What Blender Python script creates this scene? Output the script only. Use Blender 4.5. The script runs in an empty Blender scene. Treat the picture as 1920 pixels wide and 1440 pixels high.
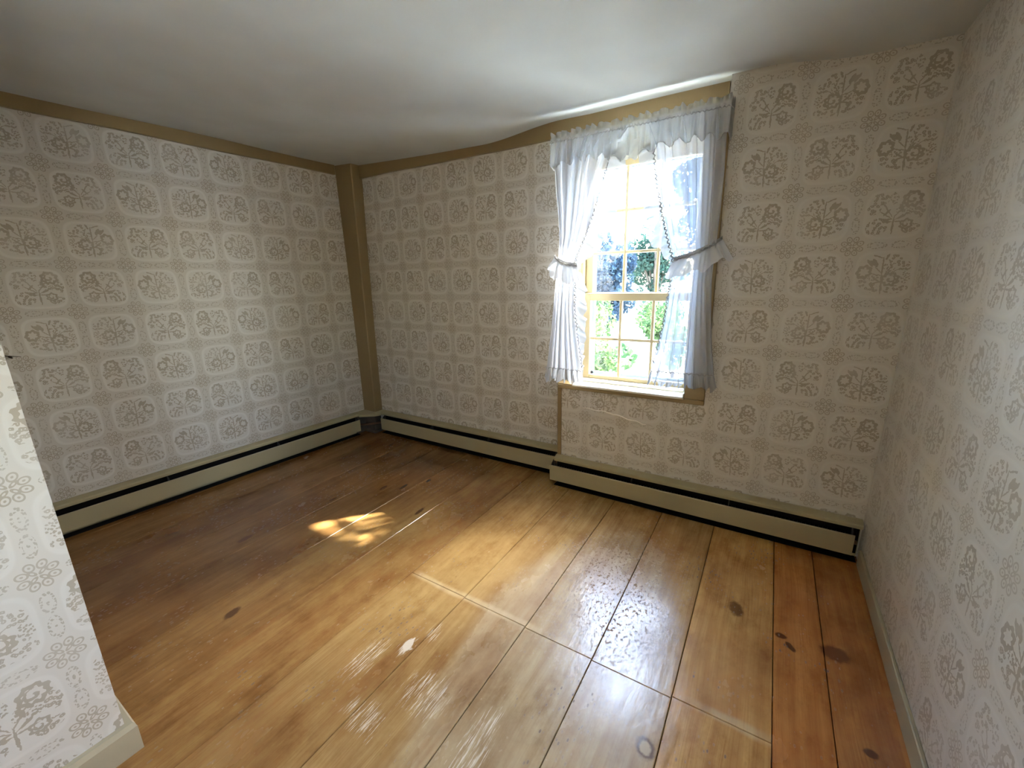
import bpy, math, random
import numpy as np
from mathutils import Matrix, Vector

random.seed(7)
scene = bpy.context.scene
COL = scene.collection

# ------------------------------------------------------------------ camera
cam_d = bpy.data.cameras.new('camera')
cam = bpy.data.objects.new('camera', cam_d)
COL.objects.link(cam)
FPX, PITCH, ROLL, YAW, CAM_H = 779.07, 0.246208, -0.023393, math.radians(32.0), 1.36
cam_d.sensor_fit = 'HORIZONTAL'
cam_d.sensor_width = 36.0
cam_d.lens = FPX / 1920 * 36.0
cam_d.clip_start = 0.02
cam_d.clip_end = 400


def _room(v):
    Xd = (math.cos(YAW), -math.sin(YAW)); Yd = (math.sin(YAW), math.cos(YAW))
    return Vector((v[0]*Xd[0] + v[1]*Xd[1], v[0]*Yd[0] + v[1]*Yd[1], v[2]))


_f = Vector((0, math.cos(PITCH), -math.sin(PITCH)))
_x = Vector((1, 0, 0)); _u = _x.cross(_f)
_x2 = _x*math.cos(ROLL) + _u*math.sin(ROLL)
_u2 = -_x*math.sin(ROLL) + _u*math.cos(ROLL)
ax, au, af = _room(_x2), _room(_u2), _room(_f)
cam.matrix_world = Matrix(((ax.x, au.x, -af.x, 0), (ax.y, au.y, -af.y, 0), (ax.z, au.z, -af.z, CAM_H), (0, 0, 0, 1)))
scene.camera = cam

# ------------------------------------------------------------------ light
SUN_TO = Vector((0.956, 1.128, 1.55)).normalized()       # towards the sun
world = bpy.data.worlds.new('sky'); scene.world = world
world.use_nodes = True
wn = world.node_tree.nodes; wl = world.node_tree.links
wn.clear()
w_out = wn.new('ShaderNodeOutputWorld'); w_bg = wn.new('ShaderNodeBackground')
w_sky = wn.new('ShaderNodeTexSky')
w_sky.sky_type = 'NISHITA'
w_sky.sun_disc = False
w_sky.sun_elevation = math.asin(SUN_TO.z)
w_sky.sun_rotation = math.atan2(SUN_TO.x, SUN_TO.y)
w_sky.air_density = 1.0
w_sky.dust_density = 2.0
w_bg.inputs['Strength'].default_value = 3.0
wl.new(w_sky.outputs[0], w_bg.inputs['Color']); wl.new(w_bg.outputs[0], w_out.inputs['Surface'])

sun_d = bpy.data.lights.new('sun', 'SUN'); sun = bpy.data.objects.new('sun', sun_d); COL.objects.link(sun)
sun_d.energy = 60.0
sun_d.angle = math.radians(1.8)
sun_d.color = (1.0, 0.94, 0.82)
sun.rotation_euler = SUN_TO.to_track_quat('Z', 'Y').to_euler()
sun.location = SUN_TO * 20


def portal(name, loc, rot, sx, sy):
    d = bpy.data.lights.new(name, 'AREA'); d.shape = 'RECTANGLE'; d.size = sx; d.size_y = sy
    d.cycles.is_portal = True
    o = bpy.data.objects.new(name, d); COL.objects.link(o); o.location = loc; o.rotation_euler = rot


portal('daylight_portal_back', (-0.69, 2.70, 1.37), (math.radians(-90), 0, 0), 0.74, 1.36)
portal('daylight_portal_side', (0.70, -0.765, 1.45), (0, math.radians(90), 0), 0.90, 0.53)

vs = scene.view_settings
vs.view_transform = 'Standard'; vs.look = 'None'; vs.gamma = 1.0; vs.use_curve_mapping = False
vs.exposure = 2.0
scene.cycles.use_denoising = True
scene.cycles.max_bounces = 8
scene.cycles.diffuse_bounces = 5
scene.cycles.glossy_bounces = 3
scene.cycles.use_adaptive_sampling = True
scene.cycles.adaptive_threshold = 0.06
scene.cycles.transparent_max_bounces = 16
scene.cycles.sample_clamp_indirect = 6.0
scene.cycles.caustics_reflective = False
scene.cycles.caustics_refractive = False


# ------------------------------------------------------------------ node helpers
class G:
    """tiny expression builder over a node tree"""
    def __init__(self, tree):
        self.t = tree; self.n = tree.nodes; self.l = tree.links

    def put(self, sock, v):
        if hasattr(v, 'is_linked') or isinstance(v, bpy.types.NodeSocket):
            self.l.new(v, sock)
        else:
            sock.default_value = v

    def m(self, op, a, b=None, c=None, clamp=False):
        nd = self.n.new('ShaderNodeMath'); nd.operation = op; nd.use_clamp = clamp
        for i, v in enumerate((a, b, c)):
            if v is not None:
                self.put(nd.inputs[i], v)
        return nd.outputs[0]

    def add(self, a, b): return self.m('ADD', a, b)
    def sub(self, a, b): return self.m('SUBTRACT', a, b)
    def mul(self, a, b): return self.m('MULTIPLY', a, b)
    def mx(self, a, b): return self.m('MAXIMUM', a, b)

    def maxall(self, lst):
        o = lst[0]
        for s in lst[1:]:
            o = self.mx(o, s)
        return o

    def xyz(self, x, y, z=0.0):
        nd = self.n.new('ShaderNodeCombineXYZ')
        for i, v in enumerate((x, y, z)):
            self.put(nd.inputs[i], v)
        return nd.outputs[0]

    def sep(self, v):
        nd = self.n.new('ShaderNodeSeparateXYZ'); self.l.new(v, nd.inputs[0]); return nd.outputs

    def length(self, v):
        nd = self.n.new('ShaderNodeVectorMath'); nd.operation = 'LENGTH'; self.l.new(v, nd.inputs[0]); return nd.outputs['Value']

    def map(self, v, loc=(0, 0), sc=(1, 1), rot=0.0):
        nd = self.n.new('ShaderNodeMapping'); nd.vector_type = 'TEXTURE'
        nd.inputs['Location'].default_value = (loc[0], loc[1], 0)
        nd.inputs['Rotation'].default_value = (0, 0, rot)
        nd.inputs['Scale'].default_value = (sc[0], sc[1], 1)
        self.l.new(v, nd.inputs['Vector']); return nd.outputs[0]

    def scale3(self, v, s, loc=(0, 0, 0)):
        nd = self.n.new('ShaderNodeMapping'); nd.vector_type = 'POINT'
        nd.inputs['Scale'].default_value = s; nd.inputs['Location'].default_value = loc
        self.l.new(v, nd.inputs['Vector']); return nd.outputs[0]

    def noise(self, v, scale, detail=3.0, rough=0.55, dist=0.0):
        nd = self.n.new('ShaderNodeTexNoise'); nd.inputs['Scale'].default_value = scale
        nd.inputs['Detail'].default_value = detail; nd.inputs['Roughness'].default_value = rough
        nd.inputs['Distortion'].default_value = dist
        if v is not None: self.l.new(v, nd.inputs['Vector'])
        return nd.outputs['Fac']

    def voro(self, v, scale, feature='F1', rnd=1.0, dims='3D'):
        nd = self.n.new('ShaderNodeTexVoronoi'); nd.voronoi_dimensions = dims; nd.feature = feature
        nd.inputs['Scale'].default_value = scale; nd.inputs['Randomness'].default_value = rnd
        if v is not None: self.l.new(v, nd.inputs['Vector'])
        return nd.outputs['Distance']

    def ramp(self, fac, a, b, lo=0.0, hi=1.0, smooth=True):
        nd = self.n.new('ShaderNodeMapRange'); nd.interpolation_type = 'SMOOTHSTEP' if smooth else 'LINEAR'
        self.put(nd.inputs[0], fac); self.put(nd.inputs[1], a); self.put(nd.inputs[2], b)
        self.put(nd.inputs[3], lo); self.put(nd.inputs[4], hi)
        return nd.outputs[0]

    def mix(self, fac, a, b, blend='MIX'):
        nd = self.n.new('ShaderNodeMix'); nd.data_type = 'RGBA'; nd.blend_type = blend
        self.put(nd.inputs[0], fac)
        for i, v in ((6, a), (7, b)):
            if isinstance(v, tuple): v = v if len(v) == 4 else (*v, 1.0)
            self.put(nd.inputs[i], v)
        return nd.outputs[2]

    def bump(self, h, strength, dist=0.01):
        nd = self.n.new('ShaderNodeBump'); nd.inputs['Strength'].default_value = strength
        nd.inputs['Distance'].default_value = dist; self.l.new(h, nd.inputs['Height']); return nd.outputs[0]


def srgb(r, g, b):
    def c(v):
        v /= 255.0
        return v/12.92 if v <= 0.04045 else ((v+0.055)/1.055)**2.4
    return (c(r), c(g), c(b), 1.0)


def new_mat(name):
    m = bpy.data.materials.new(name); m.use_nodes = True
    g = G(m.node_tree); b = m.node_tree.nodes['Principled BSDF']
    return m, g, b


def pos(g):
    return g.n.new('ShaderNodeNewGeometry').outputs['Position']


# ------------------------------------------------------------------ wallpaper print (node group)
def build_print_group():
    t = bpy.data.node_groups.new('floral_wallpaper_print', 'ShaderNodeTree')
    for nm in ('U', 'V', 'Period'):
        t.interface.new_socket(nm, in_out='INPUT', socket_type='NodeSocketFloat')
    for nm in ('A', 'B', 'Rosette', 'Soft', 'Halo', 'Lattice', 'Type'):
        t.interface.new_socket(nm, in_out='OUTPUT', socket_type='NodeSocketFloat')
    g = G(t)
    gi = g.n.new('NodeGroupInput'); go = g.n.new('NodeGroupOutput')
    U, V, P = gi.outputs['U'], gi.outputs['V'], gi.outputs['Period']
    i = g.m('FLOOR', g.add(U, .5)); j = g.m('FLOOR', g.add(V, .5))
    u0 = g.sub(U, i); v = g.sub(V, j)
    # which bouquet and which way round: either a 4-column repeat or a chequer
    k4 = g.m('FLOORED_MODULO', g.add(i, g.mul(j, 2.0)), 4.0)
    typ4 = g.m('COMPARE', k4, 1.5, 0.6)
    mir4 = g.m('LESS_THAN', k4, 1.5)
    typ2 = g.m('FLOORED_MODULO', g.add(i, j), 2.0)
    mir2 = g.m('FLOORED_MODULO', j, 2.0)
    def sel(a, b):
        return g.add(g.mul(a, P), g.mul(b, g.sub(1.0, P)))
    typ = sel(typ4, typ2); mir = sel(mir4, mir2)
    u = g.mul(u0, g.sub(1.0, g.mul(mir, 2.0)))
    p = g.xyz(u, v)
    wob = g.n.new('ShaderNodeTexNoise'); wob.inputs['Scale'].default_value = 26.0; wob.inputs['Detail'].default_value = 1.0
    g.l.new(p, wob.inputs['Vector'])
    vm = g.n.new('ShaderNodeVectorMath'); vm.operation = 'MULTIPLY_ADD'
    g.l.new(wob.outputs['Color'], vm.inputs[0]); vm.inputs[1].default_value = (.03, .03, 0); g.l.new(p, vm.inputs[2])
    p = g.map(vm.outputs[0], (.015, .015))
    vd = g.voro(p, 18.0, dims='2D')
    dots = g.m('COMPARE', vd, 0.26, 0.16)
    vd2 = g.voro(p, 30.0, dims='2D')
    fine = g.m('LESS_THAN', vd2, 0.36)

    def disc(cx, cy, rx, ry, rot=0.0):
        return g.m('LESS_THAN', g.length(g.map(p, (cx, cy), (rx, ry), rot)), 1.0)

    pB = g.map(p, (3.7, 1.9), (1, 1), .6)
    dotsB = g.m('COMPARE', g.voro(pB, 19.0, dims='2D'), 0.24, 0.15); fineB = g.m('LESS_THAN', g.voro(pB, 31.0, dims='2D'), 0.34)

    def cluster(cx, cy, rx, ry, rot=0.0, pat=None):
        return g.mul(disc(cx, cy, rx, ry, rot), pat if pat is not None else dots)

    def flower(cx, cy, R, n, ecc=1.0, rot=0.0, inner=True, w=.14):
        q = g.map(p, (cx, cy), (R, R*ecc), rot)
        s = g.sep(q); r = g.length(q)
        a = g.m('COSINE', g.mul(g.m('ARCTAN2', s[1], s[0]), float(n)))
        rr = g.add(r, g.mul(a, .10))
        o = g.m('COMPARE', rr, .84, w)
        if inner:
            a2 = g.m('SINE', g.add(g.m('ARCTAN2', s[1], s[0]), g.mul(r, 9.0)))
            o = g.mx(o, g.mul(g.m('LESS_THAN', r, .62), g.m('GREATER_THAN', a2, .35)))
        return o

    def stem(x0, y0, x1, y1, w=.010):
        L = math.hypot(x1-x0, y1-y0)/2
        return disc((x0+x1)/2, (y0+y1)/2, L, w, math.atan2(y1-y0, x1-x0))

    def leafs(lst):
        return [disc(cx, cy, rx, ry, rot) for cx, cy, rx, ry, rot in lst]

    A = g.maxall([
        flower(.20, .22, .125, 8, w=.20), cluster(-.21, .25, .125, .095), cluster(-.28, .09, .095, .085),
        cluster(.31, .03, .075, .115), cluster(-.20, -.19, .165, .135, .4), cluster(-.03, .25, .055, .10, .2, fine),
        flower(.17, -.17, .085, 6, w=.18), cluster(.24, -.24, .12, .075, .2), cluster(.07, .10, .05, .09, -.5, fine), cluster(.16, .02, .08, .06, .3, fine),
        stem(-.02, -.05, -.17, .19), stem(.0, -.05, .14, .15), stem(-.02, -.08, -.2, .06), stem(.0, -.1, .22, .03),
        stem(.0, -.12, .16, -.13), stem(-.01, -.12, -.15, -.13), stem(0, -.02, 0, -.33, .013)]
        + leafs(((-.10, .03, .07, .017, .9), (-.09, -.09, .07, .016, .15), (.09, -.05, .06, .015, .5), (.08, .09, .02, .07, .3))))
    B = g.maxall([
        flower(.27, .05, .100, 7, 1.15, .4, False, .24), flower(-.10, -.08, .125, 8, .9, w=.20),
        disc(.13, .20, .075, .030, 1.1), disc(.165, .20, .070, .026, .7), disc(.205, .20, .02, .075, -.6),
        cluster(-.14, .26, .10, .085, 0, dotsB), cluster(-.26, .14, .095, .085, 0, dotsB),
        cluster(-.30, -.05, .06, .11, 0, fineB), cluster(.20, -.17, .15, .075, .35, dotsB), cluster(-.20, -.25, .165, .07, -.15, dotsB),
        cluster(.08, -.26, .10, .055, 0, dotsB), cluster(-.06, .12, .09, .07, .5, fineB), cluster(.14, -.04, .09, .06, .3, fineB),
        stem(.0, -.34, .02, .02, .014), stem(.02, .0, .03, .30, .012), stem(.03, .28, .17, .34, .013),
        stem(.02, .02, .13, .14), stem(.01, -.02, .19, .03, .009), stem(.0, -.03, -.12, .2, .009), stem(.0, -.05, -.2, .1, .009),
        stem(.02, -.12, .14, -.15, .011)]
        + leafs(((-.02, .30, .055, .016, 2.0), (.09, -.08, .06, .016, .7), (-.06, .03, .06, .014, 2.2))))
    # lattice: rosette on each corner, feathered leaf pairs along each side
    au_, av_ = g.m('ABSOLUTE', u0), g.m('ABSOLUTE', v)
    rx, ry = g.sub(au_, .5), g.sub(av_, .5)
    r = g.length(g.xyz(rx, ry)); th = g.m('ARCTAN2', ry, rx)
    sec = math.pi/4
    th8 = g.sub(g.m('FLOORED_MODULO', th, sec), sec/2)
    lobe = g.length(g.map(g.xyz(g.mul(r, g.m('COSINE', th8)), g.mul(r, g.m('SINE', th8))), (.122, 0), (.054, .043)))
    ros = g.mx(g.m('COMPARE', lobe, .82, .17), g.m('LESS_THAN', lobe, .25))
    th4 = g.sub(g.m('FLOORED_MODULO', th, 2*sec), sec)
    leaf = g.length(g.map(g.xyz(g.mul(r, g.m('COSINE', th4)), g.mul(r, g.m('SINE', th4))), (.055, 0), (.042, .020)))
    ros = g.mx(ros, g.m('COMPARE', leaf, .75, .32))
    def feather(a, b):
        q = g.map(g.xyz(a, b), (.155, .5), (.145, .062))
        d = g.length(q)
        return g.mx(g.m('COMPARE', d, .80, .19), g.m('LESS_THAN', d, .22))
    fe = g.mx(feather(au_, av_), feather(av_, au_))
    fe = g.mul(fe, g.m('LESS_THAN', g.voro(g.xyz(U, V), 34.0, dims='2D'), .40))
    # medallion
    sq = g.m('POWER', g.add(g.m('POWER', au_, 4.0), g.m('POWER', av_, 4.0)), .25)
    halo = g.ramp(g.m('ABSOLUTE', g.sub(sq, .385)), .012, .035, 1.0, 0.0)
    lat = g.m('GREATER_THAN', sq, .40)
    for nm, s in (('A', A), ('B', B), ('Rosette', ros), ('Soft', fe), ('Halo', halo), ('Lattice', lat), ('Type', typ)):
        g.l.new(s, go.inputs[nm])
    return t


PRINT = build_print_group()


def wallpaper(name, cell, u0, v0, period, halo=.22):
    """vinyl paper with a soft sheen; each branch of the mix only computes its own motif"""
    m = bpy.data.materials.new(name); m.use_nodes = True
    t = m.node_tree; t.nodes.clear(); g = G(t)
    out = g.n.new('ShaderNodeOutputMaterial')
    uv = g.n.new('ShaderNodeUVMap').outputs[0]
    s = g.sep(uv)
    U = g.mul(g.sub(s[0], u0), 1.0/cell); V = g.mul(g.sub(s[1], v0), 1.0/cell)
    gr = g.n.new('ShaderNodeGroup'); gr.node_tree = PRINT
    g.l.new(U, gr.inputs['U']); g.l.new(V, gr.inputs['V']); gr.inputs['Period'].default_value = period
    o = gr.outputs
    wear = g.ramp(g.noise(pos(g), 7.0, 2), .25, .6, .60, 1.0)
    ground = g.mix(g.mul(o['Halo'], halo), PAPER, srgb(222, 217, 207))
    lat = g.mix(g.mul(o['Halo'], halo), g.mix(.5*halo, PAPER, srgb(186, 174, 155)), srgb(222, 217, 207))
    lat = g.mix(g.mul(g.mul(o['Soft'], wear), .55), lat, srgb(142, 128, 102))
    lat = g.mix(g.mul(g.mul(o['Rosette'], wear), .52), lat, INK)
    def diff(c):
        d = g.n.new('ShaderNodeBsdfDiffuse'); g.l.new(c, d.inputs['Color']); return d.outputs[0]
    def mixs(f, a, b):
        x = g.n.new('ShaderNodeMixShader'); g.l.new(f, x.inputs[0]); g.l.new(a, x.inputs[1]); g.l.new(b, x.inputs[2]); return x.outputs[0]
    sa = diff(g.mix(g.mul(g.mul(o['A'], wear), .58), ground, INK))
    sb = diff(g.mix(g.mul(g.mul(o['B'], wear), .58), ground, INK))
    gl = g.n.new('ShaderNodeBsdfGlossy'); gl.inputs['Roughness'].default_value = .42; gl.inputs['Color'].default_value = (1, 1, 1, 1)
    fr = g.n.new('ShaderNodeFresnel'); fr.inputs['IOR'].default_value = 1.45
    body = mixs(o['Lattice'], mixs(o['Type'], sa, sb), diff(lat))
    g.l.new(mixs(fr.outputs[0], body, gl.outputs[0]), out.inputs['Surface'])
    return m


PAPER = srgb(208, 202, 191)
INK = srgb(132, 112, 76)
MAT = {}
MAT['paper_left'] = wallpaper('wallpaper_left', .252, .85, 1.872, 1.0, .48)
MAT['paper_back'] = wallpaper('wallpaper_back', .240, -1.514, 1.84, 1.0, .48)
MAT['paper_furred'] = wallpaper('wallpaper_furred', .242, -.10, 2.07, 0.0)
MAT['paper_right'] = wallpaper('wallpaper_right', .242, 1.30, 1.58, 0.0)
MAT['paper_partition'] = wallpaper('wallpaper_partition', .240, .01, .78, 0.0)


def paint(name, col, rough=.5, var=.06, bump=.05, spec=.4):
    m, g, b = new_mat(name)
    P = pos(g)
    n = g.noise(P, 3.0, 4)
    dark = tuple(c*(1-var*2.2) for c in col[:3]) + (1,)
    g.l.new(g.mix(g.ramp(n, .3, .75), col, dark), b.inputs['Base Color'])
    b.inputs['Roughness'].default_value = rough
    b.inputs['Specular IOR Level'].default_value = spec
    if bump:
        g.l.new(g.bump(g.noise(P, 40.0, 3), bump, .01), b.inputs['Normal'])
    return m


def matte(name, c1, c2):
    m = bpy.data.materials.new(name); m.use_nodes = True
    t = m.node_tree; t.nodes.clear(); g = G(t)
    out = g.n.new('ShaderNodeOutputMaterial'); d = g.n.new('ShaderNodeBsdfDiffuse')
    g.l.new(g.mix(g.ramp(g.noise(pos(g), 2.5, 2), .3, .7), c1, c2), d.inputs['Color'])
    g.l.new(d.outputs[0], out.inputs['Surface'])
    return m


MAT['ceiling'] = matte('ceiling_paint', srgb(204, 207, 205), srgb(197, 199, 196))
MAT['trim'] = paint('tan_trim_paint', srgb(148, 126, 86), .45, .05, .08)
MAT['base'] = paint('tan_baseboard_paint', srgb(176, 165, 138), .5, .05, .06)
MAT['heater'] = paint('heater_enamel', srgb(176, 164, 128), .38, .03, .0)
MAT['stool'] = paint('pale_sill_paint', srgb(226, 220, 200), .35, .04, .0)
MAT['sash'] = paint('cream_sash_paint', srgb(180, 164, 124), .42, .04, .04)
MAT['storm'] = paint('storm_frame_paint', srgb(112, 146, 186), .4, .03, .0)
MAT['siding'] = paint('white_siding_paint', srgb(220, 220, 216), .6, .03, .0)
MAT['oldpost'] = paint('worn_grey_paint', srgb(92, 84, 72), .7, .25, .3)
MAT['dark'] = paint('dusty_dark_metal', srgb(58, 54, 48), .6, .1, .0)
MAT['gap_shade'] = paint('black_gap_shade', srgb(26, 23, 20), .9, .2, .0, .1)  # black standing in for the shade under and inside the heaters
MAT['copper'] = paint('dull_copper', srgb(110, 78, 52), .5, .1, .0)
MAT['subfloor'] = paint('subfloor_dark', srgb(46, 32, 20), .9, .1, .0)
MAT['rod'] = paint('white_enamel_rod', srgb(224, 222, 214), .35, .02, .0)
MAT['tear'] = paint('torn_paper_edge', srgb(238, 232, 220), .8, .03, .0)
MAT['nail'] = paint('dark_nail', srgb(70, 55, 42), .6, .1, .0)


def cloth(name, transp, trans_col, diff_col):
    m = bpy.data.materials.new(name); m.use_nodes = True
    t = m.node_tree; n = t.nodes; n.clear(); g = G(t)
    out = n.new('ShaderNodeOutputMaterial')
    tr = n.new('ShaderNodeBsdfTransparent'); tl = n.new('ShaderNodeBsdfTranslucent'); df = n.new('ShaderNodeBsdfDiffuse')
    tl.inputs['Color'].default_value = (*trans_col, 1); df.inputs['Color'].default_value = (*diff_col, 1)
    ad = n.new('ShaderNodeAddShader'); t.links.new(tl.outputs[0], ad.inputs[0]); t.links.new(df.outputs[0], ad.inputs[1])
    mx = n.new('ShaderNodeMixShader')
    mx.inputs[0].default_value = transp
    t.links.new(ad.outputs[0], mx.inputs[1]); t.links.new(tr.outputs[0], mx.inputs[2])
    t.links.new(mx.outputs[0], out.inputs['Surface'])
    return m


MAT['sheer'] = cloth('sheer_white_voile', .34, (.078, .094, .122), (.55, .56, .59))
MAT['sheer2'] = cloth('gathered_white_voile', .20, (.062, .07, .08), (.48, .48, .49))
MAT['sheer4'] = cloth('tieback_voile', .10, (.085, .093, .105), (.66, .66, .67))
MAT['sheer3'] = cloth('thin_white_voile', .38, (.09, .10, .102), (.50, .50, .49))
MAT['hem'] = cloth('stitched_hem_voile', .0, (.03, .03, .032), (.40, .40, .40))


def glass():
    m = bpy.data.materials.new('window_glass'); m.use_nodes = True
    t = m.node_tree; n = t.nodes; n.clear()
    out = n.new('ShaderNodeOutputMaterial'); tr = n.new('ShaderNodeBsdfTransparent'); gl = n.new('ShaderNodeBsdfGlossy')
    tr.inputs['Color'].default_value = (.93, .95, .95, 1); gl.inputs['Roughness'].default_value = .02
    mx = n.new('ShaderNodeMixShader'); mx.inputs[0].default_value = .05
    t.links.new(tr.outputs[0], mx.inputs[1]); t.links.new(gl.outputs[0], mx.inputs[2]); t.links.new(mx.outputs[0], out.inputs['Surface'])
    return m


MAT['glass'] = glass()


def leaf_mat(name, c1, c2, trans):
    m = bpy.data.materials.new(name); m.use_nodes = True
    t = m.node_tree; n = t.nodes; n.clear(); g = G(t)
    out = n.new('ShaderNodeOutputMaterial'); df = n.new('ShaderNodeBsdfDiffuse'); tl = n.new('ShaderNodeBsdfTranslucent')
    col = g.mix(g.ramp(g.noise(pos(g), 1.7, 4), .35, .65), c1, c2)
    t.links.new(col, df.inputs['Color']); t.links.new(col, tl.inputs['Color'])
    mx = n.new('ShaderNodeMixShader'); mx.inputs[0].default_value = trans
    t.links.new(df.outputs[0], mx.inputs[1]); t.links.new(tl.outputs[0], mx.inputs[2]); t.links.new(mx.outputs[0], out.inputs['Surface'])
    return m


MAT['leaf_dark'] = leaf_mat('dark_blue_green_leaf', (.011, .020, .034), (.025, .042, .058), .25)
MAT['leaf_mid'] = leaf_mat('mid_green_leaf', (.017, .038, .030), (.036, .066, .048), .3)
MAT['leaf_sun'] = leaf_mat('yellow_green_leaf', (.022, .050, .022), (.066, .100, .036), .4)
MAT['bark'] = paint('grey_bark', srgb(78, 66, 55), .9, .2, .5)
MAT['lawn'] = paint('pale_gravel', srgb(170, 178, 182), .9, .1, .3)


def wood():
    m, g, b = new_mat('worn_wide_pine')
    P = pos(g)
    oi = g.n.new('ShaderNodeObjectInfo')
    rnd = oi.outputs['Random']
    s = g.sep(P); X, Y = s[0], s[1]
    off = g.mul(rnd, 37.0)
    q = g.xyz(g.add(X, off), Y, off)
    # grain
    warp = g.noise(g.scale3(q, (3.0, .8, 1)), 1.0, 2)
    gq = g.xyz(g.add(g.sep(q)[0], g.mul(warp, .10)), Y, off)
    ring = g.noise(g.scale3(gq, (26, 1.1, 1)), 1.0, 4, .6)
    fine = g.noise(g.scale3(gq, (240, 5, 1)), 1.0, 3, .6)
    mott = g.noise(g.scale3(q, (4.0, 2.2, 1)), 1.0, 5, .62)
    base = g.mix(g.ramp(ring, .30, .72), srgb(196, 164, 112), srgb(170, 133, 87))
    base = g.mix(g.mul(g.ramp(fine, .45, .75), .45), base, srgb(150, 104, 62))
    base = g.mix(g.mul(g.ramp(mott, .42, .68), .5), base, srgb(172, 124, 74))
    base = g.mix(.93, base, oi.outputs['Color'], 'MULTIPLY')
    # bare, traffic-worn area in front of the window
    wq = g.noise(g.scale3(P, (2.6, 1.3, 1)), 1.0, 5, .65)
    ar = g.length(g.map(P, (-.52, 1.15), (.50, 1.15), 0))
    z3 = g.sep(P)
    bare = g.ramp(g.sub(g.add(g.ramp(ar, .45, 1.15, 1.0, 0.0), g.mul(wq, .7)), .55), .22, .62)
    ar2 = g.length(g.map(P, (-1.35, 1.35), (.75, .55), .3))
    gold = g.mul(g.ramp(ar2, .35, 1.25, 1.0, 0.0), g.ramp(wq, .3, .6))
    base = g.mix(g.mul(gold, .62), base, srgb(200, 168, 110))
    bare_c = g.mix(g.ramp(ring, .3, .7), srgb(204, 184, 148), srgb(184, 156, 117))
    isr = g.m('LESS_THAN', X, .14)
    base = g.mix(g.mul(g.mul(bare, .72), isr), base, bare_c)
    blot = g.noise(g.scale3(P, (3.1, 1.9, 1)), 1.0, 6, .68)
    base = g.mix(g.mul(g.ramp(blot, .40, .74), .9), base, (.62, .50, .40, 1), 'MULTIPLY')
    bl2 = g.noise(g.scale3(P, (9.0, 5.0, 1), (4, 2, 0)), 1.0, 5, .7)
    base = g.mix(g.mul(g.ramp(bl2, .44, .76), .8), base, (.66, .54, .45, 1), 'MULTIPLY')
    # dark flecks and worm tracks
    spk = g.voro(g.scale3(q, (70, 34, 1)), 1.0)
    spm = g.mul(g.ramp(spk, .16, .30, 1.0, 0.0), g.ramp(g.noise(P, 3.6, 5, .7), .50, .64))
    base = g.mix(g.mul(spm, .75), base, srgb(84, 48, 24))
    sp2 = g.noise(g.scale3(P, (78, 50, 1)), 1.0, 3, .75)
    a3 = g.length(g.map(P, (-.45, 1.60), (.34, .55), 0))
    worm = g.mul(g.ramp(sp2, .54, .60), g.ramp(a3, .30, 1.1, 1.0, 0.0))
    base = g.mix(g.mul(g.mul(worm, .55), isr), base, srgb(96, 58, 34))
    # scuffed-through white streaks along the grain
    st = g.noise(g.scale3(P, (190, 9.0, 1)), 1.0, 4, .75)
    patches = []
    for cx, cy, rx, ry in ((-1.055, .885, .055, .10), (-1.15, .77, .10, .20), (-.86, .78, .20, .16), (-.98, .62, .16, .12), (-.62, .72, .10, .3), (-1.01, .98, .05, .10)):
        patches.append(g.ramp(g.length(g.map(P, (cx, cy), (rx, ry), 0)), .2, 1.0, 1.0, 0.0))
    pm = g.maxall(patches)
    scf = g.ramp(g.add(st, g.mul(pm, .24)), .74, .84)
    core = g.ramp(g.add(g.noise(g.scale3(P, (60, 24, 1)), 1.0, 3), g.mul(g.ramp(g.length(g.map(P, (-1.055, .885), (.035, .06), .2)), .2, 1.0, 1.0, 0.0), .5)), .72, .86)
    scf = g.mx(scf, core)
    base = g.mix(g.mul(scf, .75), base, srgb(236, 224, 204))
    # paler strip along the butt joint (old wall line)
    jn = g.m('ABSOLUTE', g.sub(g.add(Y, g.mul(g.noise(P, 5.0, 2), .03)), 1.215))
    jx = g.mul(g.ramp(X, -1.36, -1.30), g.m('LESS_THAN', X, .14))
    base = g.mix(g.mul(g.mul(g.mul(g.ramp(jn, .008, .028, 1.0, 0.0), jx), g.ramp(wq, .4, .6)), .5), base, srgb(226, 204, 164))
    # knots
    for cx, cy, rx, ry, rot, col in ((-.18, .988, .030, .038, .3, (92, 60, 40)), (.007, 1.72, .028, .05, .2, (120, 78, 40)),
                                     (.165, 1.655, .022, .016, 0, (84, 40, 26)), (.195, 1.615, .012, .026, .6, (78, 36, 22)),
                                     (.335, 1.66, .052, .042, 0, (110, 58, 36)), (.385, 1.305, .020, .016, .2, (80, 40, 26)),
                                     (.372, 1.22, .026, .022, .2, (88, 46, 32)), (-1.83, .62, .022, .04, .2, (72, 40, 24)),
                                     (-1.70, 1.62, .014, .05, .1, (70, 40, 22)), (-2.02, 1.80, .014, .045, .1, (60, 32, 18)),
                                     (-1.93, 1.95, .014, .03, .1, (70, 38, 22)), (-2.13, 1.72, .016, .04, .1, (80, 46, 26)),
                                     (-2.35, .93, .02, .05, .1, (88, 52, 30)), (-2.3, 1.45, .012, .03, 0, (82, 48, 26))):
        d = g.length(g.map(P, (cx, cy), (rx, ry), rot))
        d = g.add(d, g.mul(g.noise(P, 60.0, 2), .5))
        base = g.mix(g.mul(g.ramp(d, .9, 1.35, 1.0, 0.0), .85), base, srgb(*col))
    d = g.length(g.map(P, (-.18, .988), (.020, .026), .3))
    base = g.mix(g.mul(g.ramp(g.add(d, g.mul(g.noise(P, 90.0, 2), .6)), .9, 1.3, 1.0, 0.0), .8), base, srgb(206, 180, 140))
    g.l.new(base, b.inputs['Base Color'])
    ro = g.add(.16, g.mul(g.ramp(mott, .3, .7), .12))
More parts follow.
